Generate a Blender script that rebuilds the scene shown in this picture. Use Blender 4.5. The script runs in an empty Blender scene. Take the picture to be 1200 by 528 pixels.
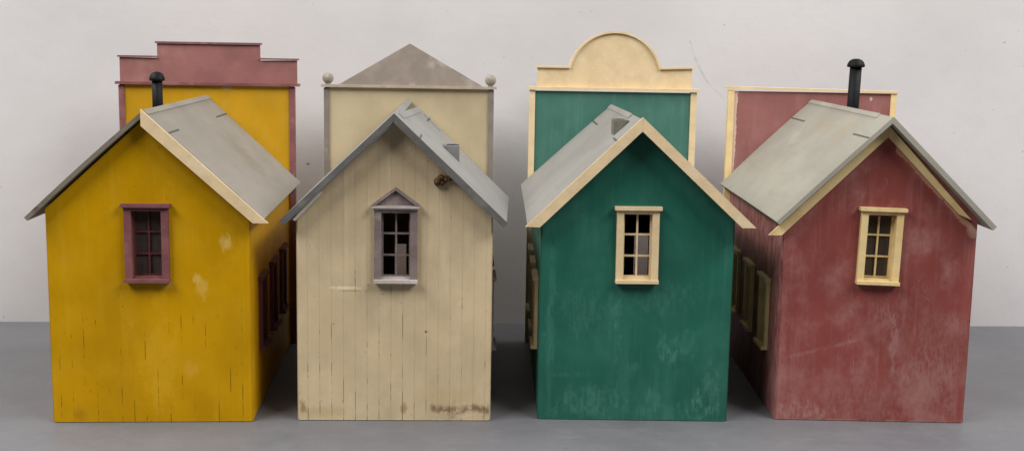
import bpy, bmesh, math, random
from mathutils import Vector, Matrix

S = bpy.context.scene
COL = S.collection

# ------------------------------------------------------------------ camera
def make_camera():
    f, pitch, roll, yaw, cx, cy, cz = 1.40565, .1477, .01701, .02029, -.18547, -13.87511, 4.43213
    cp, sp, cyw, syw = math.cos(pitch), math.sin(pitch), math.cos(yaw), math.sin(yaw)
    fwd = Vector((syw * cp, cyw * cp, -sp))
    right = Vector((cyw, -syw, 0))
    up = right.cross(fwd)
    cr, sr = math.cos(roll), math.sin(roll)
    r2, u2 = cr * right + sr * up, -sr * right + cr * up
    cam = bpy.data.cameras.new('camera')
    o = bpy.data.objects.new('camera', cam)
    COL.objects.link(o)
    cam.sensor_width = 36
    cam.lens = 36 * f * 1000 / 1200
    cam.clip_start, cam.clip_end = .1, 200
    m = Matrix((r2, u2, -fwd)).transposed().to_4x4()
    m.translation = (cx, cy, cz)
    o.matrix_world = m
    S.camera = o
make_camera()

# ------------------------------------------------------------------ light
W = bpy.data.worlds.new('World')
S.world = W
W.use_nodes = True
bg = W.node_tree.nodes['Background']
bg.inputs[0].default_value = (1.0, .965, .95, 1)
bg.inputs[1].default_value = .02

def area(name, loc, target, sx, sy, power, color):
    l = bpy.data.lights.new(name, 'AREA')
    l.shape = 'RECTANGLE'
    l.size, l.size_y, l.energy, l.color = sx, sy, power, color
    o = bpy.data.objects.new(name, l)
    o.location = loc
    o.rotation_euler = (Vector(target) - Vector(loc)).to_track_quat('-Z', 'Y').to_euler()
    COL.objects.link(o)
for lx in (-20.2, 20.8):
    area('ceiling_light', (lx, -7.8, 24), (.3, .2, 1), 32, 12, 14300, (1, .985, .97))
S.view_settings.view_transform = 'Standard'
S.view_settings.look = 'None'
S.view_settings.exposure = 0
S.view_settings.gamma = 1

# ------------------------------------------------------------------ helpers
def lin(r, g, b):
    def c(v):
        v /= 255
        return v / 12.92 if v <= .04045 else ((v + .055) / 1.055) ** 2.4
    return (c(r), c(g), c(b), 1)

def obj(name, bm, mat, parent=None, smooth=False):
    bmesh.ops.recalc_face_normals(bm, faces=bm.faces)
    me = bpy.data.meshes.new(name)
    bm.to_mesh(me)
    bm.free()
    me.materials.append(mat)
    if smooth:
        for p in me.polygons:
            p.use_smooth = True
    o = bpy.data.objects.new(name, me)
    COL.objects.link(o)
    if parent:
        o.parent = parent
    return o

def add_hexa(bm, c8):
    v = [bm.verts.new(p) for p in c8]
    for f in ((0, 3, 2, 1), (4, 5, 6, 7), (0, 1, 5, 4), (1, 2, 6, 5), (2, 3, 7, 6), (3, 0, 4, 7)):
        bm.faces.new([v[i] for i in f])

def add_box(bm, x0, x1, y0, y1, z0, z1):
    add_hexa(bm, [(x0, y0, z0), (x1, y0, z0), (x1, y1, z0), (x0, y1, z0),
                  (x0, y0, z1), (x1, y0, z1), (x1, y1, z1), (x0, y1, z1)])

def add_prism(bm, poly, y0, y1):
    """polygon in x,z extruded along y"""
    a = [bm.verts.new((x, y0, z)) for x, z in poly]
    b = [bm.verts.new((x, y1, z)) for x, z in poly]
    n = len(poly)
    bm.faces.new(a)
    bm.faces.new(b[::-1])
    for i in range(n):
        bm.faces.new((a[i], b[i], b[(i + 1) % n], a[(i + 1) % n]))

def soften(bm, w=.007, seg=2):
    ed = [e for e in bm.edges if len(e.link_faces) == 2 and e.calc_face_angle(0) > .5]
    bmesh.ops.bevel(bm, geom=ed, offset=w, segments=seg, affect='EDGES', clamp_overlap=True)

def jitter(bm, amt, seed):
    r = random.Random(seed)
    for v in bm.verts:
        v.co += Vector((r.uniform(-amt, amt), r.uniform(-amt, amt), r.uniform(-amt, amt)))

def add_lathe(bm, prof, cx, cy, n=24, lean=(0, 0)):
    z0 = prof[0][1]
    rings = []
    for r, z in prof:
        ox, oy = lean[0] * (z - z0), lean[1] * (z - z0)
        rings.append([bm.verts.new((cx + ox + r * math.cos(2 * math.pi * k / n), cy + oy + r * math.sin(2 * math.pi * k / n), z)) for k in range(n)])
    for a, b in zip(rings, rings[1:]):
        for k in range(n):
            bm.faces.new((a[k], a[(k + 1) % n], b[(k + 1) % n], b[k]))
    bm.faces.new(rings[0][::-1])
    bm.faces.new(rings[-1])

# ------------------------------------------------------------------ node material helper
class Mat:
    def __init__(s, name):
        s.m = bpy.data.materials.new(name)
        s.m.use_nodes = True
        s.t = s.m.node_tree
        s.b = s.t.nodes['Principled BSDF']
        s.P = s.t.nodes.new('ShaderNodeTexCoord').outputs['Object']
        sp = s.t.nodes.new('ShaderNodeSeparateXYZ')
        s.t.links.new(s.P, sp.inputs[0])
        s.x, s.y, s.z = sp.outputs
    def put(s, inp, v):
        if isinstance(v, (int, float, tuple)):
            inp.default_value = v
        else:
            s.t.links.new(v, inp)
    def op(s, o, a, b=0.0, c=0.0):
        n = s.t.nodes.new('ShaderNodeMath')
        n.operation = o
        for i, v in enumerate((a, b, c)):
            s.put(n.inputs[i], v)
        return n.outputs[0]
    def vec(s, x, y, z):
        n = s.t.nodes.new('ShaderNodeCombineXYZ')
        for i, v in enumerate((x, y, z)):
            s.put(n.inputs[i], v)
        return n.outputs[0]
    def noise(s, scale=(1, 1, 1), detail=3, rough=.55, off=0.0, co=None):
        mp = s.t.nodes.new('ShaderNodeMapping')
        mp.inputs['Scale'].default_value = scale
        mp.inputs['Location'].default_value = (off, off * 1.7, off * .6)
        s.put(mp.inputs['Vector'], co if co is not None else s.P)
        n = s.t.nodes.new('ShaderNodeTexNoise')
        n.inputs['Scale'].default_value = 1
        n.inputs['Detail'].default_value = detail
        n.inputs['Roughness'].default_value = rough
        s.t.links.new(mp.outputs[0], n.inputs['Vector'])
        return n.outputs['Fac']
    def step(s, v, lo, hi, a=0.0, b=1.0):
        n = s.t.nodes.new('ShaderNodeMapRange')
        n.interpolation_type = 'SMOOTHSTEP'
        s.put(n.inputs[0], v)
        for i, q in enumerate((lo, hi, a, b)):
            n.inputs[i + 1].default_value = q
        return n.outputs[0]
    def mix(s, f, a, b):
        n = s.t.nodes.new('ShaderNodeMix')
        n.data_type = 'RGBA'
        s.put(n.inputs[0], f)
        s.put(n.inputs[6], a)
        s.put(n.inputs[7], b)
        return n.outputs[2]
    def mul(s, *v):
        r = v[0]
        for q in v[1:]:
            r = s.op('MULTIPLY', r, q)
        return r
    def blob(s, u, w, cu, cw, ru, rw, nz, soft=.5):
        """noisy elliptical mask in two coordinates"""
        a = s.op('DIVIDE', s.op('SUBTRACT', u, cu), ru)
        b = s.op('DIVIDE', s.op('SUBTRACT', w, cw), rw)
        d = s.op('SQRT', s.op('ADD', s.mul(a, a), s.mul(b, b)))
        d = s.op('ADD', d, s.op('MULTIPLY', s.op('SUBTRACT', nz, .5), 3.2))
        return s.step(d, 1.15, .85 - soft)
    def segment(s, u, w, p, q, width):
        """mask of a thin stroke from p to q"""
        du, dw = q[0] - p[0], q[1] - p[1]
        L = math.hypot(du, dw)
        du, dw = du / L, dw / L
        ux, wx = s.op('SUBTRACT', u, p[0]), s.op('SUBTRACT', w, p[1])
        along = s.op('ADD', s.mul(ux, du), s.mul(wx, dw))
        perp = s.op('ABSOLUTE', s.op('ADD', s.mul(ux, -dw), s.mul(wx, du)))
        inside = s.mul(s.op('GREATER_THAN', along, 0.0), s.op('LESS_THAN', along, L))
        return s.mul(inside, s.step(perp, width, width * .35))
    def bump(s, h, strength=.3, dist=.02):
        n = s.t.nodes.new('ShaderNodeBump')
        n.inputs['Strength'].default_value = strength
        n.inputs['Distance'].default_value = dist
        s.put(n.inputs['Height'], h)
        s.t.links.new(n.outputs[0], s.b.inputs['Normal'])
    def done(s, col, rough=.55, spec=.35):
        s.put(s.b.inputs['Base Color'], col)
        s.put(s.b.inputs['Roughness'], rough)
        s.b.inputs['Specular IOR Level'].default_value = spec
        return s.m

def simple(name, c, var=.12, rough=.55, sc=6, worn=None, seed=0, spec=.3, edge=(.54, .66)):
    """brushed paint on thin wood strip: mottled, faint grain, optional worn colour"""
    M = Mat(name)
    n = M.noise((sc, sc, sc), 4, .6, seed)
    dark = tuple(v * (1 - var) for v in c[:3]) + (1,)
    lite = tuple(min(1, v * (1 + var)) for v in c[:3]) + (1,)
    col = M.mix(M.step(n, .3, .7), dark, lite)
    if worn:
        w = M.noise((sc * .5, sc * .5, sc * .5), 6, .65, seed + 9)
        col = M.mix(M.step(w, edge[0], edge[1], 0, .75), col, worn)
    fine = M.noise((40, 40, 40), 3, .6, seed + 3)
    col = M.mix(M.step(fine, .62, .75, 0, .25), col, tuple(v * .55 for v in c[:3]) + (1,))
    M.bump(M.op('ADD', fine, n), .25, .012)
    return M.done(col, M.step(n, .2, .8, rough - .08, rough + .1), spec)

def siding(name, base, pale, groove, phase, gv, gthr, gcut, pale_amt, streak, seed, stains=(), rough=.5, low_pale=0.0, faint=.1, wear=.5, scratchy=False, extra=None, spec=.35):
    """painted board siding: scored board lines, drips, bloom and stains that sit in the paint"""
    M = Mat(name)
    front = M.op('LESS_THAN', M.y, .012)
    u = M.op('ADD', M.mul(front, M.x), M.mul(M.op('SUBTRACT', 1.0, front), M.op('ADD', M.y, .35)))
    k = M.op('DIVIDE', M.op('SUBTRACT', u, phase), .1395)
    cell = M.op('FLOOR', M.op('ADD', k, .5))
    dist = M.op('MULTIPLY', M.op('ABSOLUTE', M.op('SUBTRACT', k, cell)), .1395)
    wob = M.noise((3, 3, 3), 2, .5, seed + 20)
    dist = M.op('ADD', dist, M.op('MULTIPLY', M.op('SUBTRACT', wob, .5), .004))
    line = M.step(dist, .006, .0015)
    # where the scored line has filled with paint
    co = M.vec(M.op('MULTIPLY', cell, 3.71), M.op('MULTIPLY', M.z, gv), seed)
    brk = M.noise((1, 1, 1), 4, .7, seed + 1, co)
    brk = M.op('ADD', brk, M.op('MULTIPLY', M.op('SUBTRACT', 1.2, M.z), gcut))
    ln = M.op('MAXIMUM', M.mul(line, M.step(brk, gthr, gthr + .1), .8), M.op('MULTIPLY', line, faint))
    # colour
    big = M.noise((1.3, 1.3, 1.1), 4, .55, seed + 2)
    v = M.noise((7, 7, .55), 4, .6, seed + 4)
    fine = M.noise((24, 24, 14), 4, .6, seed + 5)
    sh = lambda q: tuple(min(1, c * q) for c in base[:3]) + (1,)
    col = M.mix(M.step(big, .3, .7), sh(.88), sh(1.1))
    col = M.mix(M.step(v, .52, .74, 0, streak), col, pale)
    v2 = M.noise((22, 22, .9), 3, .6, seed + 30)
    col = M.mix(M.mul(M.step(v2, .55, .72), M.step(M.noise((1.6, 1.6, 1.2), 4, .6, seed + 31), .4, .65), streak * .8), col, pale)
    scn = M.noise((3.2, 3.2, 1.3), 3, .55, seed + 32)
    scr = M.mul(M.step(M.op('ABSOLUTE', M.op('SUBTRACT', scn, .5)), .006, .002), M.step(M.noise((2.6, 2.6, 2.6), 4, .6, seed + 33), .55, .68))
    col = M.mix(M.op('MULTIPLY', scr, .5), col, pale)
    hb = M.noise((2.2, 2.2, 1.6), 6, .68, seed + 6)
    hb = M.op('ADD', hb, M.op('MULTIPLY', M.step(M.z, 1.5, 0.0), low_pale))
    col = M.mix(M.step(hb, .44, .78, 0, pale_amt), col, pale)
    col = M.mix(M.step(fine, .6, .75, 0, .18), col, sh(.7))
    sn = M.noise((9, 9, 5), 6, .72, seed + 7)
    rub = M.step(M.noise((26, 26, 9), 5, .7, seed + 50), .36, .62) if scratchy else None
    for (cx, cz, rx, rz, sc, amt) in stains:
        m = M.mul(front, M.blob(M.x, M.z, cx, cz, rx, rz, sn))
        if scratchy:
            m = M.mul(m, rub)
        col = M.mix(M.op('MULTIPLY', m, amt), col, sc)
    if extra:
        col = extra(M, col, front, sn)
    # rubbed corners
    cw = M.op('MAXIMUM', M.step(M.op('ABSOLUTE', M.x), 1.125, 1.15), M.step(M.z, .03, .0))
    col = M.mix(M.mul(cw, M.step(M.noise((6, 6, 3), 5, .7, seed + 40), .4, .62), wear), col, pale)
    # specks
    sp = M.noise((30, 30, 30), 1, .5, seed + 8)
    col = M.mix(M.step(sp, .77, .8, 0, .55), col, groove)
    col = M.mix(ln, col, groove)
    full = M.op('MULTIPLY', ln, -.6)
    M.bump(M.op('ADD', M.op('ADD', full, M.op('MULTIPLY', fine, .25)), M.op('MULTIPLY', v, .5)), .22, .02)
    return M.done(col, M.step(hb, .3, .8, rough - .06, rough + .15), spec)

def roofing(name, base, stain, seed, slit_z, side, front, dirt=.35, slits=True, stains=(), rough=.7):
    """grey painted card roof with knife slits beside the ridge"""
    M = Mat(name)
    big = M.noise((1.2, .8, 1.2), 5, .6, seed)
    st = M.noise((5, .8, 5), 5, .65, seed + 1)
    fine = M.noise((28, 28, 28), 4, .65, seed + 2)
    sh = lambda q: tuple(min(1, c * q) for c in base[:3]) + (1,)
    col = M.mix(M.step(big, .3, .7), sh(.9), sh(1.08))
    col = M.mix(M.step(st, .5, .75, 0, dirt), col, stain)
    col = M.mix(M.step(fine, .6, .75, 0, .2), col, sh(.72))
    sn = M.noise((5, 2.5, 5), 5, .7, seed + 4)
    for (cx, cy, rx, ry, sc, amt) in stains:
        col = M.mix(M.op('MULTIPLY', M.blob(M.x, M.y, cx, cy, rx, ry, sn, .7), amt), col, sc)
    h = M.op('ADD', M.op('MULTIPLY', fine, .4), M.op('MULTIPLY', st, .6))
    if slits:
        d = M.op('ABSOLUTE', M.op('SUBTRACT', M.z, slit_z))
        ends = M.op('MAXIMUM', M.mul(M.op('LESS_THAN', M.y, .45), M.op('GREATER_THAN', M.y, front + .012)), M.op('GREATER_THAN', M.y, 2.92))
        ln = M.mul(M.step(d, .012, .005), ends, M.op('GREATER_THAN', M.mul(M.x, float(side)), 0.0))
        col = M.mix(M.op('MULTIPLY', ln, .85), col, lin(58, 54, 50))
    M.bump(h, .2, .015)
    return M.done(col, rough, .25)

# ------------------------------------------------------------------ the setting
def make_table():
    M = Mat('grey_table_paint')
    big = M.noise((.5, .5, .5), 4, .6, 3)
    mid = M.noise((2.4, 3.0, 2), 6, .7, 5)
    fine = M.noise((22, 22, 22), 5, .7, 8)
    scr = M.noise((1.2, 26, 4), 3, .6, 12)
    col = M.mix(M.step(big, .3, .7), lin(97, 97, 101), lin(107, 107, 110))
    col = M.mix(M.step(mid, .45, .75, 0, .45), col, lin(114, 113, 114))
    col = M.mix(M.step(mid, .42, .25, 0, .4), col, lin(88, 88, 92))
    col = M.mix(M.step(fine, .55, .75, 0, .4), col, lin(77, 77, 80))
    col = M.mix(M.step(scr, .62, .74, 0, .35), col, lin(124, 124, 126))
    spk = M.noise((15, 15, 15), 1, .5, 31)
    col = M.mix(M.step(spk, .78, .8, 0, .6), col, lin(80, 78, 78))
    M.bump(M.op('ADD', fine, mid), .12, .01)
    m = M.done(col, M.step(mid, .2, .8, .42, .6), .35)
    bm = bmesh.new()
    v = [(-13, -7), (13, -7), (13, 5.085 + .0338 * 13 - .003), (-13, 5.085 - .0338 * 13 - .003)]
    a = [bm.verts.new((x, y, -.35)) for x, y in v]
    b = [bm.verts.new((x, y, 0)) for x, y in v]
    bm.faces.new(a[::-1]); bm.faces.new(b)
    for i in range(4):
        bm.faces.new((a[i], a[(i + 1) % 4], b[(i + 1) % 4], b[i]))
    o = obj('tabletop', bm, m)
    o['kind'] = 'structure'

def make_wall():
    M = Mat('plaster_wall_paint')
    big = M.noise((.35, .35, .35), 4, .55, 2)
    mid = M.noise((1.6, 1.6, 2.2), 5, .65, 4)
    fine = M.noise((34, 34, 34), 3, .6, 6)
    col = M.mix(M.step(big, .3, .7), lin(200, 197, 197), lin(209, 206, 206))
    col = M.mix(M.step(mid, .5, .75, 0, .3), col, lin(194, 192, 194))
    w = M.op('MULTIPLY', M.op('SUBTRACT', M.noise((6, 6, 6), 4, .6, 15), .5), .06)
    u, z = M.op('ADD', M.x, w), M.z
    pts = [(2.948, 4.57), (3.009, 4.385), (3.127, 4.146), (3.273, 3.907), (3.558, 3.656)]
    cr = None
    for p, q, wd in zip(pts, pts[1:], (.016, .02, .022, .016)):
        sgm = M.segment(u, z, p, q, wd)
        cr = sgm if cr is None else M.op('MAXIMUM', cr, sgm)
    fade = M.step(M.noise((7, 7, 7), 3, .6, 40), .38, .65, .08, .36)
    col = M.mix(M.mul(cr, fade), col, lin(150, 142, 144))
    spk = M.noise((11, 11, 11), 1, .5, 21)
    col = M.mix(M.step(spk, .79, .81, 0, .5), col, lin(140, 122, 116))
    col = M.mix(M.blob(M.x, M.z, -3.027, 2.557, .03, .02, .5), col, lin(120, 95, 88))
    M.bump(M.op('ADD', M.op('MULTIPLY', mid, 1.5), M.op('MULTIPLY', fine, .25)), .13, .03)
    m = M.done(col, .75, .2)
    bm = bmesh.new()
    f = lambda x, d: (x, 5.0853 + .0338 * x + d)
    add_hexa(bm, [(*f(-16, 0), -6), (*f(16, 0), -6), (*f(16, .4), -6), (*f(-16, .4), -6),
                  (*f(-16, 0), 16), (*f(16, 0), 16), (*f(16, .4), 16), (*f(-16, .4), 16)])
    o = obj('wall', bm, m)
    o['kind'] = 'structure'
make_table()
make_wall()

# ------------------------------------------------------------------ house parts
def gable_wall(house, mat, w, zr, s, D, back):
    """front gable with a window opening and two side walls with three openings each"""
    t = .06
    under = zr - .085
    top = lambda x: under - s * abs(x)
    bm = bmesh.new()
    xs = [-w / 2, -.18, 0, .18, w / 2]
    zs = [0, 1.725, 2.51]
    def cell(pts):
        add_prism(bm, pts, 0, t)
    for i in range(4):
        a, b = xs[i], xs[i + 1]
        for j in range(2):
            if j == 1 and i in (1, 2):
                continue
            hi = zs[j + 1]
            if j == 1 and top(a if i == 0 else b) < hi:      # the outer corner is lower than the lintel line
                xe = (under - hi) / s
                if i == 0:
                    cell([(a, zs[j]), (b, zs[j]), (b, hi), (-xe, hi), (a, top(a))])
                else:
                    cell([(a, zs[j]), (b, zs[j]), (b, top(b)), (xe, hi), (a, hi)])
                continue
            cell([(a, zs[j]), (b, zs[j]), (b, hi), (a, hi)])
        lo = zs[2]
        if i == 0:
            xe = min(w / 2, (under - lo) / s)
            cell([(-xe, lo), (b, lo), (b, top(b))] + ([(-xe, top(-xe))] if top(-xe) > lo + .001 else []))
        elif i == 3:
            xe = min(w / 2, (under - lo) / s)
            cell([(a, lo), (xe, lo)] + ([(xe, top(xe))] if top(xe) > lo + .001 else []) + [(a, top(a))])
        else:
            cell([(a, lo), (b, lo), (b, top(b)), (a, top(a))])
    # side walls
    zt = top(w / 2)
    for sd in (-1, 1):
        x0, x1 = (-w / 2, -w / 2 + t) if sd < 0 else (w / 2 - t, w / 2)
        ys = [t]
        for c in SIDE_Y:
            ys += [c - .18, c + .18]
        ys.append(back)
        for k in range(len(ys) - 1):
            if k % 2 == 0:
                add_box(bm, x0, x1, ys[k], ys[k + 1], 0, zt)
            else:
                add_box(bm, x0, x1, ys[k], ys[k + 1], 0, .74)
                add_box(bm, x0, x1, ys[k], ys[k + 1], 1.56, zt)
    bmesh.ops.remove_doubles(bm, verts=bm.verts, dist=.0005)
    seen = {}
    for f in list(bm.faces):                                  # drop the doubled faces inside the butt joints
        seen.setdefault(frozenset(v.index for v in f.verts), []).append(f)
    bm.verts.index_update()
    seen = {}
    for f in bm.faces:
        seen.setdefault(frozenset(v.index for v in f.verts), []).append(f)
    bmesh.ops.delete(bm, geom=[f for fs in seen.values() if len(fs) > 1 for f in fs], context='FACES_ONLY')
    ed = [e for e in bm.edges if all(abs(abs(v.co.x) - w / 2) < .001 and abs(v.co.y) < .001 for v in e.verts)]
    bmesh.ops.bevel(bm, geom=ed, offset=.018, segments=3, affect='EDGES')
    return obj('wall', bm, mat, house)
SIDE_Y = (.86, 1.87, 2.88)

def xf(bm, M4):
    bmesh.ops.transform(bm, matrix=M4, verts=bm.verts)

def window(house, trim, sashm, pane, place, z0=1.735, z1=2.50, hood='flat', proud=.056, tilt=0.0, hood_mat=None, recess=.075, over=.036):
    """casing mesh with hood, sill, sash and (glazed ones) pane as its pieces; built facing -y then placed"""
    M4 = place @ Matrix.Rotation(tilt, 4, 'Y')
    zc = (z0 + z1) / 2
    def lb(*a):
        bm = bmesh.new()
        for q in a:
            add_box(bm, *q)
        return bm
    def fin(name, bm, mat, par, w=.006):
        soften(bm, w, 2)
        bmesh.ops.translate(bm, vec=(0, 0, -zc), verts=bm.verts)
        xf(bm, M4)
        return obj(name, bm, mat, par)
    w1, w0 = .25, .168
    cas = fin('window', lb((-w1, -w0, -proud, .055, z0 - .02, z1 + .03), (w0, w1, -proud, .055, z0 - .02, z1 + .03),
                           (-w0, w0, -proud + .002, .05, z1, z1 + .029)), trim, house)
    if hood == 'flat':
        fin('hood', lb((-w1 - .028, w1 + .028, -proud - over, .0, z1 + .045, z1 + .085), (-w1 - .006, w1 + .006, -proud - .012, 0, z1 + .029, z1 + .045)), hood_mat or trim, cas)
    else:
        h = fin('hood', lb((-w1 - .026, w1 + .026, -proud - over - .005, 0, z1 + .055, z1 + .085), (-w1 - .006, w1 + .006, -proud - .015, 0, z1 + .029, z1 + .055)), hood_mat or trim, cas)
        bm = bmesh.new()
        zb = z1 + .086
        add_prism(bm, [(-.215, zb), (.215, zb), (0, zb + .165)], -proud - .01, -.001)
        for sd in (-1, 1):
            add_prism(bm, [(sd * .285, zb), (sd * .235, zb), (0, zb + .178), (0, zb + .212)], -proud - .045, -.002)
        fin('pediment', bm, trim, cas, .004)
    fin('sill', lb((-w1 - .004, w1 + .004, -proud - over - .01, .05, z0 - .06, z0 - .021), (-w0, w0, -.02, .06, z0 - .021, z0)), hood_mat or trim, cas)
    mt = .011
    r = recess
    z3 = [z0 + (z1 - z0) * k / 3 for k in (1, 2)]
    bars = [(-w0, -w0 + .018, r, r + .025, z0, z1), (w0 - .018, w0, r, r + .025, z0, z1), (-w0 + .018, w0 - .018, r, r + .025, z0, z0 + .018),
            (-w0 + .018, w0 - .018, r, r + .025, z1 - .018, z1), (-mt, mt, r + .001, r + .022, z0 + .018, z1 - .018)]
    for z in z3:
        bars += [(-w0 + .018, -mt, r + .002, r + .021, z - mt, z + mt), (mt, w0 - .018, r + .002, r + .021, z - mt, z + mt)]
    # inner box (jamb lining) from wall face back to the sash
    bars += [(-w0 - .012, -w0, .052, r + .03, z0, z1), (w0, w0 + .012, .052, r + .03, z0, z1)]
    fin('sash', lb(*bars), sashm, cas, .003)
    if pane:
        fin('pane', lb((-w0 + .005, w0 - .005, r + .0265, r + .032, z0 + .005, z1 - .005)), pane, cas, .0005)
    return cas

def front_place(x, zc, yaw=0.0):
    return Matrix.Translation((x, 0, zc))

def side_place(w, side, y, zc):
    if side > 0:
        return Matrix.Translation((w / 2, y, zc)) @ Matrix.Rotation(math.pi / 2, 4, 'Z')
    return Matrix.Translation((-w / 2, y, zc)) @ Matrix.Rotation(-math.pi / 2, 4, 'Z')

def roof_panel(house, mat, fr, br, fe, be, t, bow=0.0, seed=1, label=None):
    """sloping slab between front/back ridge and front/back eave corners, slightly warped"""
    fr, br, fe, be = map(Vector, (fr, br, fe, be))
    n = (fe - fr).cross(br - fr)
    n.normalize()
    if n.z < 0:
        n = -n
    bm = bmesh.new()
    r = random.Random(seed)
    NU, NV = 10, 14
    ph = r.uniform(0, 6)
    def P(i, j, k):
        u, v = i / NU, j / NV
        p = fr.lerp(fe, u).lerp(br.lerp(be, u), v)
        d = bow * math.sin(math.pi * u) * (.6 + .4 * math.sin(3 * v + ph)) + bow * .5 * math.sin(5 * v + ph) * u
        return p + n * (d - (t if k else 0))
    top = [[bm.verts.new(P(i, j, 0)) for j in range(NV + 1)] for i in range(NU + 1)]
    bot = [[bm.verts.new(P(i, j, 1)) for j in range(NV + 1)] for i in range(NU + 1)]
    for i in range(NU):
        for j in range(NV):
            bm.faces.new((top[i][j], top[i + 1][j], top[i + 1][j + 1], top[i][j + 1]))
            bm.faces.new((bot[i][j], bot[i][j + 1], bot[i + 1][j + 1], bot[i + 1][j]))
    for i in range(NU):
        bm.faces.new((top[i][0], bot[i][0], bot[i + 1][0], top[i + 1][0]))
        bm.faces.new((top[i][NV], top[i + 1][NV], bot[i + 1][NV], bot[i][NV]))
    for j in range(NV):
        bm.faces.new((top[0][j], top[0][j + 1], bot[0][j + 1], bot[0][j]))
        bm.faces.new((top[NU][j], bot[NU][j], bot[NU][j + 1], top[NU][j + 1]))
    soften(bm, .006, 2)
    o = obj('roof_panel', bm, mat, house)
    if label:
        o['label'] = label
    return o

def ridge_cap(panel, mat, side, fr, br, s, wd=.07, lift=.012, y_inset=.02):
    """thin strip folded along the ridge, on one slope"""
    bm = bmesh.new()
    L = math.hypot(1, s)
    dx, dz = side * wd / L, -s * wd / L
    nx, nz = side * s / L * lift, 1 / L * lift
    a = []
    for p, e in ((Vector(fr), y_inset), (Vector(br), -y_inset)):
        p = p + Vector((0, e, 0))
        a.append([p + Vector((0, 0, .002)), p + Vector((dx, 0, dz + .002)), p + Vector((dx + nx, 0, dz + nz)), p + Vector((nx, 0, nz))])
    add_hexa(bm, a[0] + a[1])
    soften(bm, .003, 1)
    return obj('ridge_cap', bm, mat, panel)

def on_panel(fr, br, fe, be, u, v, lift=0.0):
    fr, br, fe, be = map(Vector, (fr, br, fe, be))
    n = (fe - fr).cross(br - fr).normalized()
    if n.z < 0:
        n = -n
    return fr.lerp(fe, u).lerp(br.lerp(be, u), v) + n * lift

def panel_sheet(name, mat, panel, corners, uv, lift):
    """thin card strip lying on a roof panel: uv = four (u, v) corners"""
    bm = bmesh.new()
    add_hexa(bm, [on_panel(*corners, u, v, -.003) for u, v in uv] + [on_panel(*corners, u, v, lift) for u, v in uv])
    soften(bm, .003, 1)
    return obj(name, bm, mat, panel)

def barge(house, mat, poly, y0, y1, seed=0, rag=False, name='barge_board'):
    bm = bmesh.new()
    add_prism(bm, poly, y0, y1)
    soften(bm, .006, 2)
    return obj(name, bm, mat, house)

def stovepipe(house, mat, x, y, zroof, ztop, r, lean=(0, 0)):
    bm = bmesh.new()
    add_lathe(bm, [(r * 1.02, zroof - .12), (r, zroof + .1), (r * .98, ztop - .1)], x, y, 28, lean)
    p = obj('chimney', bm, mat, house, True)
    xo = x + lean[0] * (ztop - .1 - zroof + .12)
    bm = bmesh.new()
    prof = [(r * .7, ztop - .12), (r * 1.42, ztop - .112), (r * 1.48, ztop - .095), (r * 1.43, ztop - .075)]
    for k in range(1, 8):
        a = k / 8 * math.pi / 2
        prof.append((r * 1.36 * math.cos(a), ztop - .075 + .075 * math.sin(a)))
    add_lathe(bm, prof, xo, y, 28)
    obj('chimney_cap', bm, mat, p, True)

def chimney_base(house, mat, dark, side, xa, za, xb, zb, y0, y1, hole=True):
    """wedge that levels the slope for a stovepipe (pipe missing)"""
    bm = bmesh.new()
    add_prism(bm, [(xa, za), (xb, zb), (xb, za)], y0, y1)
    o = obj('chimney_base', bm, mat, house)
    if hole:
        bm = bmesh.new()
        xm, ym = (xa * .42 + xb * .58), (y0 + y1) / 2
        add_lathe(bm, [(abs(xb - xa) * .4, za - .01), (abs(xb - xa) * .4, za + .004)], xm, ym, 20)
        obj('pipe_hole', bm, dark, o)
    return o

def false_front(house, mat, w, D, zc, holes=(), x0=None, x1=None):
    x0, x1 = (-w / 2, w / 2) if x0 is None else (x0, x1)
    bm = bmesh.new()
    y0, y1 = D, D + .06
    if holes:
        ha, hb, hz0, hz1 = holes
        add_box(bm, x0, ha, y0, y1, 0, zc)
        add_box(bm, hb, x1, y0, y1, 0, zc)
        add_box(bm, ha, hb, y0, y1, 0, hz0)
        add_box(bm, ha, hb, y0, y1, hz1, zc)
    else:
        add_box(bm, x0, x1, y0, y1, 0, zc)
    o = obj('false_front', bm, mat, house)
    if holes:
        strip('dimming_pane', GLASS_DARK, o, (ha - .0005, hb + .0005, y0 + .028, y0 + .034, hz0 - .0005, hz1 + .0005), w=.0005)  # tinted pane added to dim the wall seen through the opening
    return o

def strip(name, mat, parent, *boxes, w=.006):
    bm = bmesh.new()
    for b in boxes:
        add_box(bm, *b)
    soften(bm, w, 2)
    return obj(name, bm, mat, parent)

def house_root(loc, yaw, label):
    o = bpy.data.objects.new('model_house', None)
    COL.objects.link(o)
    o.empty_display_size = .3
    o.location = (loc[0], loc[1], .008)
    o.rotation_euler = (0, 0, yaw)
    o['label'] = label
    o['category'] = 'model house'
    o['group'] = 'row of painted model houses'
    return o

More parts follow.
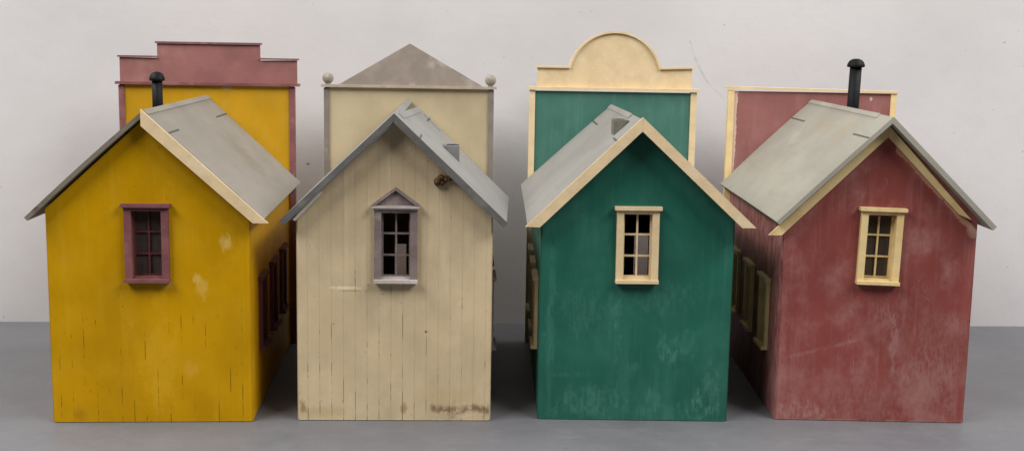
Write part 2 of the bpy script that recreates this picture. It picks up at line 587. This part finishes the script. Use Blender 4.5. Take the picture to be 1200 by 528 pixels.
# ------------------------------------------------------------------ shared paints
CREAM = simple('cream_trim_paint', lin(216, 192, 152), .06, .55, 5, lin(222, 203, 170), 3)
CREAM2 = simple('yellowed_cream_trim_paint', lin(224, 198, 144), .06, .55, 5, lin(212, 182, 124), 13)
MAUVE = simple('mauve_trim_paint', lin(124, 78, 79), .14, .55, 5, lin(146, 102, 102), 21)
MAUVE_DARK = simple('dark_mauve_trim_paint', lin(96, 50, 52), .14, .55, 5, lin(112, 62, 64), 22)
TAUPE = simple('taupe_trim_paint', lin(122, 108, 106), .14, .6, 6, lin(148, 137, 132), 31)
GREY_POST = simple('grey_post_paint', lin(124, 115, 107), .14, .6, 6, lin(146, 138, 128), 32)
TAUPE_LIGHT = simple('pale_taupe_trim_paint', lin(178, 168, 164), .12, .6, 6, lin(205, 196, 188), 33)
BLACK = simple('black_pipe_paint', lin(13, 13, 14), .15, .6, 9, None, 41, spec=.18)
DARK = simple('dark_hole', lin(30, 28, 26), .1, .9, 9, None, 42)
RAWCARD = simple('bare_card_edge', lin(205, 200, 190), .1, .8, 9, None, 43)

def glass(name, tint, lo, hi):
    M = Mat(name)
    t = M.t
    out = t.nodes['Material Output']
    tr = t.nodes.new('ShaderNodeBsdfTransparent')
    tr.inputs[0].default_value = tint
    mx = t.nodes.new('ShaderNodeMixShader')
    M.put(mx.inputs[0], M.step(M.noise((9, 9, 6), 4, .6, 3), .3, .7, lo, hi))
    t.links.new(tr.outputs[0], mx.inputs[1])
    t.links.new(M.b.outputs[0], mx.inputs[2])
    t.links.new(mx.outputs[0], out.inputs['Surface'])
    return M.done(lin(120, 108, 102), .12, .6)
GLASS = glass('dusty_window_glass', (.86, .84, .82, 1), .22, .32)
GLASS_DARK = glass('dimming_pane_glass', (.78, .72, .69, 1), .03, .06)  # tint of the added pane that darkens the view through the false front

# ------------------------------------------------------------------ yellow house
def yellow_house():
    h = house_root((-4.0842, -.1884), .0475, 'yellow model house with mauve window trim and stepped mauve false front')
    w, zr, s, D, of = 2.306, 3.646, .914, 3.786, .13
    pale = lin(222, 184, 92)
    wm = siding('yellow_siding', lin(190, 142, 0), lin(202, 158, 30), lin(84, 60, 18), -1.05, 2.6, .57, .10, .35, .4, 1,
                ((.885, 2.12, .07, .12, lin(224, 188, 110), .6), (.61, 1.60, .075, .13, lin(216, 178, 92), .42), (.55, 1.72, .05, .06, lin(216, 178, 92), .55),
                 (-.84, .1, .09, .09, lin(150, 106, 22), .5), (.2, 1.62, .12, .05, lin(196, 150, 60), .5), (.45, .62, .1, .12, lin(206, 160, 58), .4), (.1, .85, .2, .75, lin(212, 166, 40), .35)), rough=.42, faint=.04, wear=.3, spec=.18)
    gable_wall(h, wm, w, zr, s, D, D - .003)
    window(h, MAUVE, MAUVE_DARK, GLASS, front_place(-.012, 2.118), hood='flat')
    for sd in (-1, 1):
        for y in SIDE_Y:
            window(h, MAUVE_DARK, MAUVE_DARK, None, side_place(w, sd, y, 1.15), z0=.765, z1=1.535, proud=.042, over=.028)
    rm = roofing('warm_grey_roof', lin(139, 133, 123), lin(125, 117, 103), 51, 3.398, 1, -.13, .35, stains=((.8, 2.2, .3, .6, lin(122, 114, 98), .5),))
    rd = roofing('weathered_grey_roof', lin(122, 114, 100), lin(52, 46, 38), 56, 3.398, -1, -.13, .8)
    e = .004
    pl = roof_panel(h, rd, (-.004, -of, zr - e), (-.004, D - .004, zr - e), (-1.336, -of - .01, 2.425), (-1.336, D - .004, 2.425), .05, .012, 3, 'dark weathered left roof slope')
    pr = roof_panel(h, rm, (.004, -of, zr), (.004, D - .004, zr + .008), (1.336, -of, 2.432), (1.33, D - .004, 2.41), .05, .008, 4)
    ridge_cap(pr, rm, 1, (.0, -of, zr + .002), (0, D - .02, zr + .01), s, .075, .014, .0)
    barge(h, CREAM, [(-.012, 3.664), (-.012, 3.478), (1.212, 2.388), (1.385, 2.388)], -of - .045, -of - .004)
    stovepipe(h, BLACK, -.135, 1.25, 3.52, 4.05, .064)
    ff = false_front(h, siding('yellow_false_front_paint', lin(186, 140, 8), lin(190, 152, 56), lin(120, 86, 20), .03, 1.2, .95, 0, .3, .3, 4, rough=.5,
                     extra=lambda M, c, f, sn: M.mix(M.op('MULTIPLY', M.blob(M.x, M.z, .27, 3.765, .14, .03, sn), .7), c, lin(196, 176, 130))), 2.46, D, 3.80, x0=-1.235, x1=1.245)
    y0, y1 = D - .022, D + .085
    for x0, x1 in ((-1.246, -1.165), (1.175, 1.256)):
        strip('pilaster', MAUVE, ff, (x0, x1, y0, y1, 0, 3.79))
    strip('cornice', MAUVE, ff, (-1.285, 1.322, D - .06, D + .13, 3.802, 3.84))
    pm = simple('mauve_parapet_paint', lin(144, 96, 92), .12, .55, 1.9, lin(172, 132, 120), 24, edge=(.46, .7))
    bm = bmesh.new()
    add_prism(bm, [(-1.225, 3.84), (1.288, 3.84), (1.288, 4.175), (.762, 4.165), (.762, 4.388), (-.692, 4.388), (-.692, 4.18), (-1.225, 4.185)], D + .004, D + .064)
    obj('parapet', bm, pm, ff)
    strip('parapet_cap', MAUVE, ff, (-1.25, -.692, D - .025, D + .10, 4.187, 4.21), (-.715, .785, D - .025, D + .10, 4.389, 4.415), (.763, 1.312, D - .025, D + .10, 4.178, 4.20))
    return h

# ------------------------------------------------------------------ beige house
def beige_house():
    h = house_root((-1.2701, -.0314), .0256, 'beige model house with taupe peaked window hood and triangular false front with round finials')
    w, zr, s, D, of = 2.29, 3.642, .935, 3.793, .17
    br = lin(108, 76, 48)
    def grime(M, col, front, sn):
        band = M.op('ADD', M.op('ABSOLUTE', M.op('SUBTRACT', M.z, M.op('ADD', .135, M.op('MULTIPLY', M.op('SUBTRACT', M.noise((4, 4, .1), 3, .6, 77), .5), .16)))), 0.0)
        m = M.mul(M.step(band, .075, .01), M.step(M.x, .36, .48), M.step(M.noise((14, 14, 14), 5, .7, 66), .38, .56), front)
        col = M.mix(M.op('MULTIPLY', m, .78), col, br)
        m2 = M.mul(M.step(M.z, .42, .1), M.step(M.x, .36, .52), M.step(M.noise((12, 12, 3), 5, .7, 67), .56, .7), front)
        return M.mix(M.op('MULTIPLY', m2, .45), col, br)
    wm = siding('beige_siding', lin(198, 178, 143), lin(222, 204, 168), lin(96, 76, 48), -1.02, 2.2, .53, .06, .4, .35, 3,
                ((-.575, 1.6, .2, .022, lin(232, 216, 184), .8), (-.50, 1.565, .2, .012, lin(160, 138, 100), .6), (-1.08, .15, .06, .1, lin(150, 124, 82), .85), (-.8, .1, .3, .07, lin(184, 158, 112), .4),
                 (.1, .15, .05, .08, lin(150, 124, 82), .7), (.7, .3, .4, .15, lin(196, 172, 128), .5), (-.31, 1.635, .012, .012, br, .9), (.37, 1.08, .016, .016, br, .9)), extra=grime, faint=.21, rough=.55)
    gable_wall(h, wm, w, zr, s, D, D - .003)
    window(h, TAUPE, TAUPE, None, front_place(.014, 2.118), recess=.04, hood='peak', hood_mat=TAUPE_LIGHT)
    for sd in (-1, 1):
        for y in SIDE_Y:
            window(h, TAUPE, TAUPE, None, side_place(w, sd, y, 1.15), z0=.765, z1=1.535, proud=.042, over=.028)
    rm = roofing('cool_grey_roof', lin(137, 137, 133), lin(123, 124, 122), 61, 3.375, 1, -.17, .35, rough=.6)
    pl = roof_panel(h, rm, (-.006, -of, zr), (-.006, D - .004, zr + .012), (-1.296, -of, 2.425), (-1.296, D - .004, 2.43), .075, .0, 7)
    pr = roof_panel(h, rm, (.006, -of, zr - .002), (.137, D - .004, 3.53), (1.294, -of, 2.421), (1.49, D - .004, 2.215), .075, .006, 8, 'right roof slope slipping down at its back end')
    fm = simple('shaded_grey_fascia', lin(96, 94, 91), .12, .65, 6, lin(116, 114, 109), 64)  # darkened grey: shade of the panels' front edges put into the board colour
    barge(h, fm, [(-.002, 3.656), (-.002, 3.565), (-1.262, 2.375), (-1.312, 2.412)], -of - .03, -of - .003)
    barge(h, fm, [(-.001, 3.656), (-.001, 3.545), (1.262, 2.355), (1.31, 2.414)], -of - .032, -of - .003)
    # ridge strip and a patch on the slipped slope
    cr = ((.006, -of, zr - .002), (.137, D - .004, 3.53), (1.294, -of, 2.421), (1.49, D - .004, 2.215))
    panel_sheet('ridge_cap', rm, pr, cr, ((0, .12), (.05, .12), (.05, .94), (0, .94)), .012)
    panel_sheet('roof_patch', rm, pr, cr, ((.08, .9), (.25, .9), (.25, .985), (.08, .985)), .012)
    chimney_base(h, simple('chimney_base_grey', lin(114, 114, 112), .1, .7, 7, None, 66), DARK, 1, .535, 3.155, .745, 2.925, 1.5, 1.86)
    # loose trim sliver hanging under the left eave
    barge(h, RAWCARD, [(-.86, 2.735), (-1.17, 2.415), (-1.14, 2.40), (-.82, 2.735)], -.10, -.06, name='loose_trim_strip')
    # torn brown knot of old glue and paper under the right slope
    bm = bmesh.new()
    r = random.Random(5)
    for k, (x, z, y, rad) in enumerate(((.50, 2.868, -.03, .05), (.535, 2.905, -.035, .045), (.545, 2.86, -.03, .042), (.59, 2.90, -.035, .038), (.64, 2.905, -.05, .03), (.69, 2.90, -.06, .024))):
        g = bmesh.ops.create_icosphere(bm, subdivisions=3, radius=rad, matrix=Matrix.Translation((x, y, z)))
        for v in g['verts']:
            v.co += Vector((r.uniform(-1, 1), r.uniform(-1, 1), r.uniform(-1, 1))) * rad * .16
    obj('glue_knot', bm, simple('brown_glue', lin(92, 66, 40), .45, .7, 22, lin(120, 92, 62), 71), h, True)
    ff = false_front(h, siding('beige_false_front_paint', lin(180, 164, 132), lin(186, 174, 146), lin(140, 124, 92), .03, 1.2, .98, 0, .3, .2, 14, rough=.55), 2.44, D, 3.80, holes=(-.2, -.028, .5, 1.50), x0=-1.215, x1=1.235)
    y0, y1 = D - .022, D + .085
    for x0, x1 in ((-1.233, -1.156), (1.165, 1.242)):
        strip('pilaster', GREY_POST, ff, (x0, x1, y0, y1, 0, 3.79))
    strip('cornice', simple('tan_cornice_paint', lin(168, 154, 138), .12, .6, 6, lin(200, 186, 160), 36), ff, (-1.27, 1.283, D - .06, D + .13, 3.802, 3.838))
    bm = bmesh.new()
    add_prism(bm, [(-1.02, 3.838), (1.085, 3.838), (.013, 4.444)], D + .004, D + .064)
    ped = obj('pediment', bm, simple('mottled_taupe_pediment', lin(146, 134, 124), .14, .65, 2.4, lin(176, 168, 158), 37), ff)
    for x, z in ((-1.176, 3.928), (1.192, 3.93)):
        bm = bmesh.new()
        prof = [(.04, 3.836), (.04, 3.85), (.028, 3.858)]
        for k in range(1, 14):
            a = math.pi * (k / 14 - .5)
            prof.append((.082 * math.cos(a), z + .082 * math.sin(a)))
        add_lathe(bm, prof, x, D + .035, 24)
        obj('finial', bm, simple('speckled_finial_paint', lin(142, 134, 122), .2, .7, 14, lin(168, 160, 148), 38), ff, True)
    return h

# ------------------------------------------------------------------ green house
def green_house():
    h = house_root((1.5866, .0787), -.0073, 'green model house with cream trim and rounded cream false front')
    w, zr, s, D, of = 2.288, 3.62, .93, 3.80, .18
    pale = lin(84, 138, 120)
    wm = siding('green_siding', lin(31, 93, 77), lin(56, 116, 100), lin(18, 52, 46), -1.0, 1.2, .66, .09, .4, .4, 5,
                ((.41, .8, .1, .08, pale, .45), (.77, .19, .16, .16, lin(96, 148, 130), .5), (-.02, .66, .08, .07, pale, .35), (-1.0, 1.2, .06, .9, pale, .22),
                 (.25, .25, .15, .2, pale, .35), (-.8, .55, .3, .04, pale, .15), (-.2, 1.1, .05, .8, pale, .25), (.5, .9, .3, .25, pale, .3), (-.5, .25, .4, .2, pale, .35), (.95, .5, .12, .35, pale, .35), (-.6, 1.3, .35, .35, pale, .25), (.3, 1.5, .5, .2, pale, .18), (0, .1, 1.1, .14, pale, .22)), rough=.45, low_pale=.06, faint=.06, scratchy=True)
    gable_wall(h, wm, w, zr, s, D, D - .003)
    window(h, CREAM, CREAM, None, front_place(-.006, 2.13), z0=1.735, z1=2.50, tilt=-.006, recess=.03)
    for sd in (-1, 1):
        for y in SIDE_Y:
            window(h, CREAM, CREAM, None, side_place(w, sd, y, 1.15), z0=.765, z1=1.535, proud=.042, over=.028)
    rm = roofing('pale_grey_roof', lin(141, 139, 133), lin(126, 122, 113), 81, 3.36, -1, -.18, .35)
    pl = roof_panel(h, rm, (-.004, -of, zr), (-.004, D - .004, zr - .02), (-1.315, -of, 2.39), (-1.316, D - .004, 2.40), .04, .010, 12)
    pr = roof_panel(h, rm, (.004, -of, zr - .002), (.004, D - .004, zr - .022), (1.33, -of, 2.392), (1.33, D - .004, 2.392), .04, .006, 13)
    ridge_cap(pl, rm, -1, (0, .95, zr + .0), (0, D - .02, zr - .018), s, .075, .014, .0)
    barge(h, CREAM, [(-.012, 3.650), (-.012, 3.488), (-1.168, 2.362), (-1.338, 2.366)], -of - .045, -of - .004)
    barge(h, CREAM, [(-.010, 3.650), (-.010, 3.488), (1.186, 2.388), (1.35, 2.390)], -of - .045, -of - .004)
    chimney_base(h, simple('chimney_base_olive_grey', lin(104, 102, 90), .1, .7, 7, None, 86), DARK, -1, -.085, 3.565, -.262, 3.37, .6, .95)
    ff = false_front(h, siding('green_false_front_paint', lin(63, 109, 96), lin(88, 130, 118), lin(24, 70, 60), .03, 1.2, .98, 0, .4, .5, 15, rough=.5), 2.42, D, 3.79, holes=(.40, .62, .5, 1.66), x0=-1.205, x1=1.25)
    y0, y1 = D - .022, D + .085
    for x0, x1 in ((-1.217, -1.13), (1.165, 1.255)):
        strip('pilaster', CREAM, ff, (x0, x1, y0, y1, 0, 3.80))
    strip('cornice', CREAM, ff, (-1.235, 1.30, D - .06, D + .13, 3.812, 3.85))
    cx, R, zc0 = .032, .672, 3.972
    def arc(rad, z_sh):
        a0 = math.asin((z_sh - zc0) / rad)
        return [(cx + rad * math.cos(a), zc0 + rad * math.sin(a)) for a in [math.pi - a0 - (math.pi - 2 * a0) * k / 40 for k in range(41)]]
    bm = bmesh.new()
    pts = [(-1.105, 3.85), (-1.105, 4.128)] + arc(R, 4.128) + [(1.175, 4.148), (1.175, 3.85)]
    add_prism(bm, pts, D + .004, D + .064)
    obj('parapet', bm, CREAM, ff)
    bm = bmesh.new()
    inner = [(-1.135, 4.129)] + arc(R + .001, 4.129) + [(1.21, 4.149)]
    outer = [(-1.135, 4.157)] + arc(R + .03, 4.157) + [(1.21, 4.177)]
    va = [[bm.verts.new((x, y, z)) for x, z in line] for line in (inner, outer) for y in (D - .03, D + .1)]
    for k in range(len(inner) - 1):
        for a, b in ((0, 1), (1, 3), (3, 2), (2, 0)):
            bm.faces.new((va[a][k], va[a][k + 1], va[b][k + 1], va[b][k]))
    for k in (0, len(inner) - 1):
        bm.faces.new((va[0][k], va[1][k], va[3][k], va[2][k]))
    obj('parapet_cap', bm, CREAM, ff)
    return h

# ------------------------------------------------------------------ red house
def red_house():
    h = house_root((4.4827, .1411), -.0281, 'dull red model house with cream trim, plain square false front and tall black stovepipe')
    w, zr, s, D, of = 2.296, 3.698, .967, 3.772, .236
    pale = lin(166, 124, 120)
    def torn(M, col, front, sn):
        # bare wood where the right barge board was pulled off
        line = M.op('SUBTRACT', 3.447, M.op('MULTIPLY', M.x, 1.005))
        below = M.op('SUBTRACT', line, M.z)
        edge = M.op('ADD', below, M.op('MULTIPLY', M.op('SUBTRACT', M.noise((7, 7, 7), 5, .7, 92), .5), .18))
        m = M.mul(M.step(edge, .05, .02), M.op('GREATER_THAN', below, -.06), M.op('GREATER_THAN', M.x, .12), front)
        col = M.mix(M.op('MULTIPLY', m, .9), col, lin(176, 130, 110))
        c = M.mul(M.blob(M.x, M.z, 1.11, 2.38, .07, .16, sn), M.op('GREATER_THAN', below, -.06))
        col = M.mix(M.mul(c, front, .9), col, lin(186, 144, 130))
        sc = M.segment(M.x, M.z, (-1.0, .78), (-.2, 1.0), .03)
        return M.mix(M.mul(sc, front, M.step(sn, .35, .6), .35), col, pale)
    wm = siding('red_siding', lin(134, 66, 60), lin(164, 118, 113), lin(96, 44, 42), -1.02, .9, .80, .03, .7, .32, 7,
                ((.25, 1.0, .06, .5, lin(164, 122, 124), .5), (.66, .48, .5, .4, lin(156, 112, 106), .5), (-.8, .12, .4, .14, lin(170, 132, 126), .6), (.75, .8, .55, .75, lin(150, 112, 102), .32), (.1, 1.35, .25, .25, lin(160, 116, 114), .4), (-.3, .35, .5, .25, lin(156, 110, 104), .45), (-1.1, .9, .05, .9, lin(168, 120, 118), .3), (.2, .08, 1.0, .08, lin(160, 116, 110), .35)),
                rough=.5, low_pale=.05, faint=.05, wear=.9, scratchy=True, extra=torn)
    gable_wall(h, wm, w, zr, s, D, D - .003)
    window(h, CREAM2, CREAM2, GLASS, front_place(-.005, 2.145), z0=1.76, z1=2.535, tilt=.022, recess=.085)
    for sd in (-1, 1):
        for y in SIDE_Y:
            window(h, CREAM2, CREAM2, None, side_place(w, sd, y, 1.15), z0=.765, z1=1.535, proud=.042, over=.028)
    tan = lin(158, 140, 108)
    rm = roofing('sage_grey_roof', lin(155, 151, 139), lin(135, 130, 114), 95, 3.45, -1, -.236, .35,
                 stains=((-.27, 1.8, .1, .5, tan, .35), (-.3, .95, .14, .3, tan, .35), (-.5, 2.5, .1, .35, lin(172, 168, 156), .5), (-.15, 1.4, .08, .5, tan, .25)))
    pl = roof_panel(h, rm, (-.004, -of, zr), (-.004, D - .004, zr + .018), (-1.29, -of, 2.458), (-1.31, D - .004, 2.455), .05, .012, 22)
    pr = roof_panel(h, rm, (.004, -of, zr - .002), (.004, D - .004, zr + .016), (1.282, -of, 2.442), (1.282, D - .004, 2.442), .06, .006, 23)
    ridge_cap(pl, rm, -1, (0, -of + .5, zr + .004), (0, D - .02, zr + .02), s, .07, .014, .0)
    barge(h, CREAM2, [(.006, 3.585), (.006, 3.452), (-1.18, 2.27), (-1.335, 2.266)], -.055, -.012)
    barge(h, CREAM2, [(.010, 3.588), (.010, 3.456), (.898, 2.556), (1.05, 2.492)], -.05, -.012)
    stovepipe(h, BLACK, .125, 2.0, 3.56, 4.345, .079, (.02, 0))
    def patches(M, col, front, sn):
        col = M.mix(M.op('MULTIPLY', M.blob(M.x, M.z, .873, 3.745, .035, .035, M.op('MULTIPLY', sn, 1.0), .3), .9), col, lin(206, 180, 172))
        e = M.op('ADD', M.x, M.op('MULTIPLY', M.op('SUBTRACT', M.noise((5, 5, 5), 4, .7, 93), .5), .1))
        return M.mix(M.step(e, -1.095, -1.11, 0, .85), col, lin(216, 190, 172))
    ff = false_front(h, siding('red_false_front_paint', lin(143, 92, 88), lin(158, 114, 108), lin(96, 50, 48), .03, 1.2, .98, 0, .7, .5, 17, rough=.5, extra=patches), 2.44, D, 3.83, x0=-1.225, x1=1.235)
    y0, y1 = D - .022, D + .085
    for x0, x1 in ((-1.238, -1.148), (1.165, 1.248)):
        strip('pilaster', CREAM2, ff, (x0, x1, y0, y1, 0, 3.84))
    bm = bmesh.new()
    add_hexa(bm, [(-1.268, D - .04, 3.862), (1.278, D - .04, 3.832), (1.278, D + .11, 3.832), (-1.268, D + .11, 3.862),
                  (-1.268, D - .04, 3.9), (1.278, D - .04, 3.868), (1.278, D + .11, 3.868), (-1.268, D + .11, 3.9)])
    soften(bm, .006)
    obj('cornice', bm, CREAM, ff)
    return h

yellow_house()
beige_house()
green_house()
red_house()
